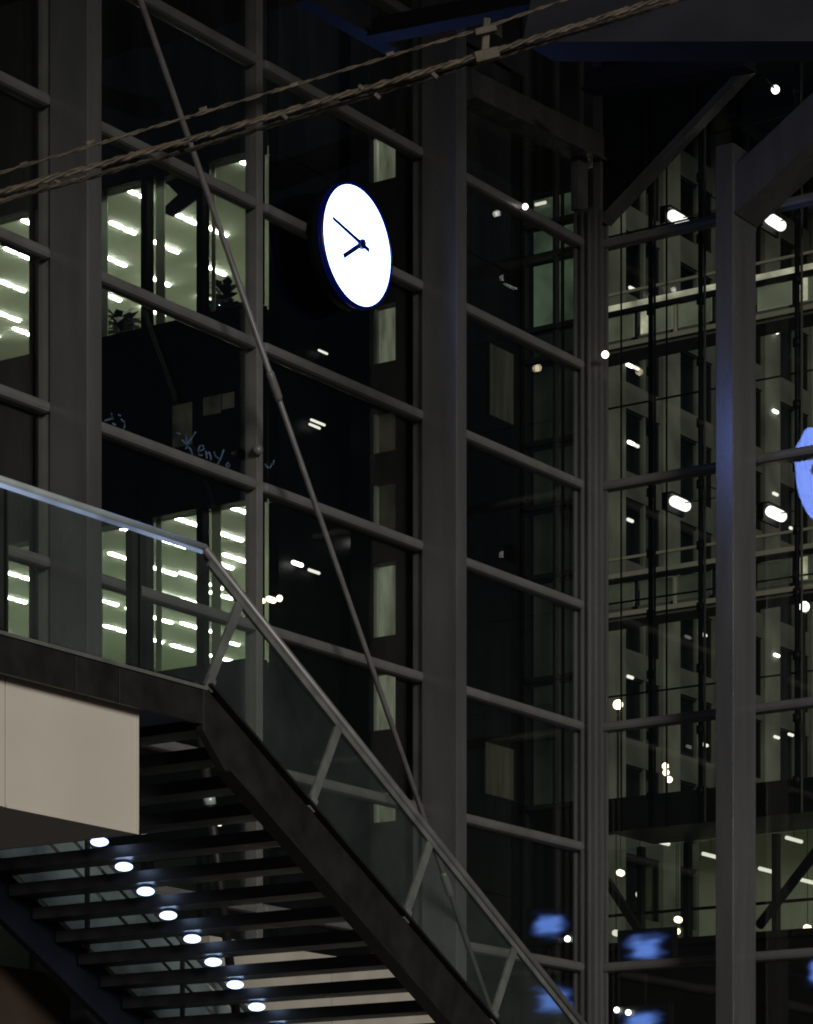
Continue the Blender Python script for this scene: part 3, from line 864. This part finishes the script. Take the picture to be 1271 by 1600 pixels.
for k in range(nfl):
    z = z_lo + k * zst
    if z > 52: break
    for y in bays[:-1]:
        if z - 1.0 > 0:
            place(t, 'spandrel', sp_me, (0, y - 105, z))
        w_ = place(t, 'window_frame', frame_me, (0, y - 105, z))
        place(w_, 'window_mullion', mul_me, (0, 0, 0))
        place(w_, 'pane', pane_me, (0, 0, 0))
for px, py, m in ((984, 571, 'white'), (986, 692, 'white'), (994, 575, 'dimlamp'), (994, 696, 'dimlamp'), (988, 451, 'dimlamp'), (1100, 992, 'dimlamp'), (1102, 1164, 'dimlamp'), (985, 1058, 'dimlamp'),
                  (1212, 518, 'white'), (1212, 643, 'white'), (1212, 772, 'dimlamp'), (1212, 895, 'dimlamp'), (1214, 1024, 'white'), (1214, 1152, 'dimlamp'), (1238, 826, 'dimlamp'), (1236, 1148, 'dimlamp'), (989, 938, 'dimlamp'), (985, 813, 'dimlamp')):
    p = onX(px, py, XO + .2)
    part(t, 'window_glint', MB().capsule(p - Vector((0, .16, 0)), p + Vector((0, .16, 0)), .068, 8), M[m], smooth=True)  # reflected lamps, put in as glowing capsules at the windows

t = thing('shade_slab', 'added dark slab shading the top of the pale stone block at the top right', 'roof', (-50, 105, 50))  # slab added to shade the upper floors of the stone block
part(t, 'slab', MB().box(XO + .45, XO + 17, 80, 125, 50, 50.6), M['black'])
for y in range(84, 125, 5):
    part(t, 'rib', MB().box(XO + .5, XO + 17, y, y + .3, 49.4, 49.998), M['black'])

# ------------------------------------------------------------------ footbridges
YF = 79.0
def footbridge(label, py_rail, lit):
    p = onY(955, py_rail, YF); k = F / (YF / ray(955, 500).y) 
    zr = p.z; zd = zr - 62 / k
    x0, x1 = XO + .2, -28.0
    t = thing('footbridge', label, 'bridge', ((x0 + x1) / 2, YF, 0), 'footbridges beyond the right wall')
    part(t, 'deck', MB().box(x0, x1, YF + .05, YF + 1.1, zd - .12, zd + .25), M['stonedark'])
    part(t, 'deck_edge', MB().box(x0, x1, YF - .06, YF + .04, zd - .02, zd + .12), M['bridge'])
    part(t, 'handrail', MB().box(x0, x1, YF - .10, YF + .02, zr - .06, zr + .08), M['bridgerail'] if lit else M['bridge'])
    part(t, 'lower_rail', MB().box(x0, x1, YF - .12, YF + .0, zr - .22, zr - .10), M['mull'])
    part(t, 'upper_rail', MB().box(x0, x1, YF + .9, YF + .97, zr + .75, zr + .83), M['bridge'])
    x = x0 + .3
    i = 0
    while x < x1 - 1.2:
        part(t, 'glass_panel', MB().box(x + .09, x + 1.21, YF - .02, YF + .02, zd + .27, zr - .24), M['glassfar'])
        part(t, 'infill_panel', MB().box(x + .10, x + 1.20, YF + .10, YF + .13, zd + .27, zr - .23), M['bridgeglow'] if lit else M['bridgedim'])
        part(t, 'post', MB().box(x, x + .08, YF - .04, YF + .03, zd + .13, zr - .07), M['bridge'] if i % 2 else M['mull'])
        if (lit and i % 2 == 0) or (not lit and x > onY(1185, 900, YF).x):
            part(t, 'lit_panel', MB().box(x + .15, x + .42, YF + .05, YF + .09, zd + .3, zr - .24), M['bridgelit'])
        x += 1.3; i += 1
footbridge('upper footbridge with bright handrail beyond the right glass wall', 484, True)
footbridge('lower footbridge with dim handrail beyond the right glass wall', 903, False)

# ------------------------------------------------------------------ canopy and lobby at the foot of the right wall
YC = 45.0
cx0, cx1 = onY(922, 1300, YC).x, -12.0
zc1, zc0 = onY(1000, 1243, YC).z, onY(1000, 1295, YC).z
t = thing('canopy', 'black flat canopy over the lobby low in the right glass wall', 'canopy', ((cx0 + cx1) / 2, YC, 0))
part(t, 'edge', MB().box(cx0, cx1, YC, YC + .3, zc0, zc1), M['black'])
part(t, 'slab', MB().box(cx0, cx1, YC + .302, YC + 2.2, zc0 + .1, zc1 - .05), M['black'])
for (xa, ya), (xb_, yb_) in (((948, 1375), (1035, 1510)), ((1185, 1448), (1290, 1312))):
    part(t, 'strut', MB().bar(onY(xa, ya, YC + .5), onY(xb_, yb_, YC + .5), .12, .14, (0, 1, 0)), M['black'])
for px, py, lab in ((966, 1101, 0), (1257, 948, 0)):  # lamp reflections put in as glowing balls on added masts
    b = onY(px, py, YC + .15)
    mt = part(t, 'glint_mast', MB().tube([(b.x, b.y, zc1), (b.x, b.y, b.z)], .02, 6), M['mull'])
    part(mt, 'mast_glint', MB().ball(b, .085 if lab == 0 else .07), M['warm'] if px < 1000 else M['white'], smooth=True)
b = onY(1042, 1217, YC + .15)
mt = part(t, 'glint_mast', MB().tube([(b.x, b.y, zc1), (b.x, b.y, b.z + .3)], .02, 6), M['mull'])
for px, py in ((1040, 1197), (1041, 1207), (1046, 1218)):
    q = onY(px, py, YC + .13)
    part(mt, 'mast_glint', MB().ball(q, .055), M['warm'], smooth=True)

YG = 47.3
cx0 = onY(924, 1300, YG).x
t = thing('lobby', 'dim glazed lobby under the black canopy with hanging strip lights', 'building', ((cx0 + cx1) / 2, YG, 0))
zl = onY(1000, 1482, YG).z
part(t, 'base_wall', MB().box(cx0, cx1, YG, YG + .3, 0, zl), M['black'])
part(t, 'sill', MB().box(cx0, cx1, YG - .1, YG + .35, zl + .001, zl + .12), M['mull'])
lx = [onY(px, 1400, YG).x for px in (925, 999, 1072, 1145, 1210, 1290, 1370)]
for i, x in enumerate(lx):
    part(t, 'mullion', MB().box(x - .05, x + .05, YG, YG + .15, zl + .121, zc0 + .1), M['mull'])
    if i + 1 < len(lx):
        part(t, 'pane', MB().box(x + .05, lx[i + 1] - .05, YG + .05, YG + .065, zl + .121, zc0 + .1), M['glassfar'])
part(t, 'transom', MB().box(cx0, cx1, YG + .155, YG + .2, zl + .62, zl + .67), M['mull'])
part(t, 'rear_wall', MB().box(cx0, cx1, YG + 4, YG + 4.2, zl, zc0 + .9), M['owall'])
part(t, 'ceiling', MB().box(cx0, cx1, YG + .4, YG + 4, zc0 + .85, zc0 + 1.0), M['ceil'])
part(t, 'floor', MB().box(cx0, cx1, YG + .4, YG + 4, zl - .1, zl), M['ofloor'])
for px, py, m in ((1033, 1316, 'dimlamp'), (1111, 1337, 'dimlamp'), (1241, 1312, 'dimlamp'), (1199, 1360, 'dimlamp'), (1262, 1377, 'dimlamp'), (970, 1364, 'warm'), (1060, 1437, 'warm'), (1057, 1455, 'warm'), (1262, 1450, 'warm'), (963, 1458, 'dimlamp'), (1000, 1398, 'dimlamp')):
    p = onY(px, py, YG + 1.0)
    ln = .28 if py < 1345 or (py < 1380 and px > 1100) else .04
    la_ = part(t, 'strip_light', MB().capsule(p - Vector((0, ln, 0)), p + Vector((0, ln, 0)), .035 if ln > .1 else .06, 8), M[m], smooth=True)
    part(la_, 'hanger', MB().tube([(p.x, p.y, p.z + .03), (p.x, p.y, zc0 + .86)], .006, 5), M['mull'])

for i in range(9):                                       # unseen lamps added behind the canopy edge to brighten the lobby
    x = cx0 + .8 + i * 1.4
    part(t, 'fill_lamp', MB().box(x, x + .6, YG + .5, YG + .65, zc0 + .80, zc0 + .849), M['white'])

# ------------------------------------------------------------------ blue reflections, put in as glowing panels on added poles
def reflection_pole(label, Y, polys, pole_px, dots=()):
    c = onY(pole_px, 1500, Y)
    t = thing('reflection_stand', label, 'reflection', (c.x, Y, 0), 'added blue reflection panels outside the glass')
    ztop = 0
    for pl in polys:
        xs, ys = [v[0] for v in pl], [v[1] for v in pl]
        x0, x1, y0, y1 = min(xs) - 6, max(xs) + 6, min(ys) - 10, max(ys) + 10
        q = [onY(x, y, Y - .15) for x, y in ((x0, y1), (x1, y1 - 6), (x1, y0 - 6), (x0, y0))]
        sc = part(t, 'reflection', MB().plate(q, (0, .03, 0)), M['blue'])
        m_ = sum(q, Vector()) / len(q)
        part(sc, 'shield_plate', MB().plate([m_ + (v - m_) * 1.04 + Vector((0, .032, 0)) for v in q], (0, .08, 0)), M['mull'])
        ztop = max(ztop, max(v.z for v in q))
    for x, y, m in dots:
        part(t, 'pole_glint', MB().ball(onY(x, y, Y - .2), .045), M[m], smooth=True)  # white glints of reflected lamps, added as glowing balls
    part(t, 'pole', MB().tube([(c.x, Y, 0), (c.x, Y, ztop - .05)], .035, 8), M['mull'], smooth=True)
reflection_pole('pair of added blue reflection panels on a pole in the bay left of the corner post', 39.0,
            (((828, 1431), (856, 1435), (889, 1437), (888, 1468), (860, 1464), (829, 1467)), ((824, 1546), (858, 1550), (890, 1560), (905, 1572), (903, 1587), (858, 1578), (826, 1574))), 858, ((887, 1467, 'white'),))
reflection_pole('pair of added blue reflection panels on a pole just right of the corner post', 41.0,
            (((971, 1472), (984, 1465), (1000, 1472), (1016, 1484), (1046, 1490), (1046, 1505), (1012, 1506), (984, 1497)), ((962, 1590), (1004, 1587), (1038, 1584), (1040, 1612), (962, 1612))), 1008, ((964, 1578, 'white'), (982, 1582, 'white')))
reflection_pole('added panel with a dim blue reflection at the far right bottom edge', 41.5, (((1262, 1506), (1300, 1502), (1300, 1534), (1262, 1536)),), 1280)

# ------------------------------------------------------------------ small lamps fixed inside the hall
def hall_lamp(label, p, r, mat, back):
    t = thing('small_lamp', label, 'lamp', p)
    part(t, 'bulb', MB().ball(p, r), M[mat], smooth=True)
    part(t, 'arm', MB().tube([p, p + Vector(back)], r * .3, 6), M['dark'])
hall_lamp('small warm lamp on the right edge of the corner post', onY(946, 554, YB - .42), .045, 'warm', (0, .12, 0))
hall_lamp('tiny white lamp on the top transom left of the corner post', onX(821, 323, XA + .2), .035, 'white', (-.07, 0, -.02))
hall_lamp('small white lamp under the roof beam at the top right', onY(1212, 140, YB + .3), .05, 'white', (0, -.25, .05))
hall_lamp('small orange lamp seen between the upper stair treads', onX(343, 1283, -19.3), .05, 'warm', (-.4, 0, 0))
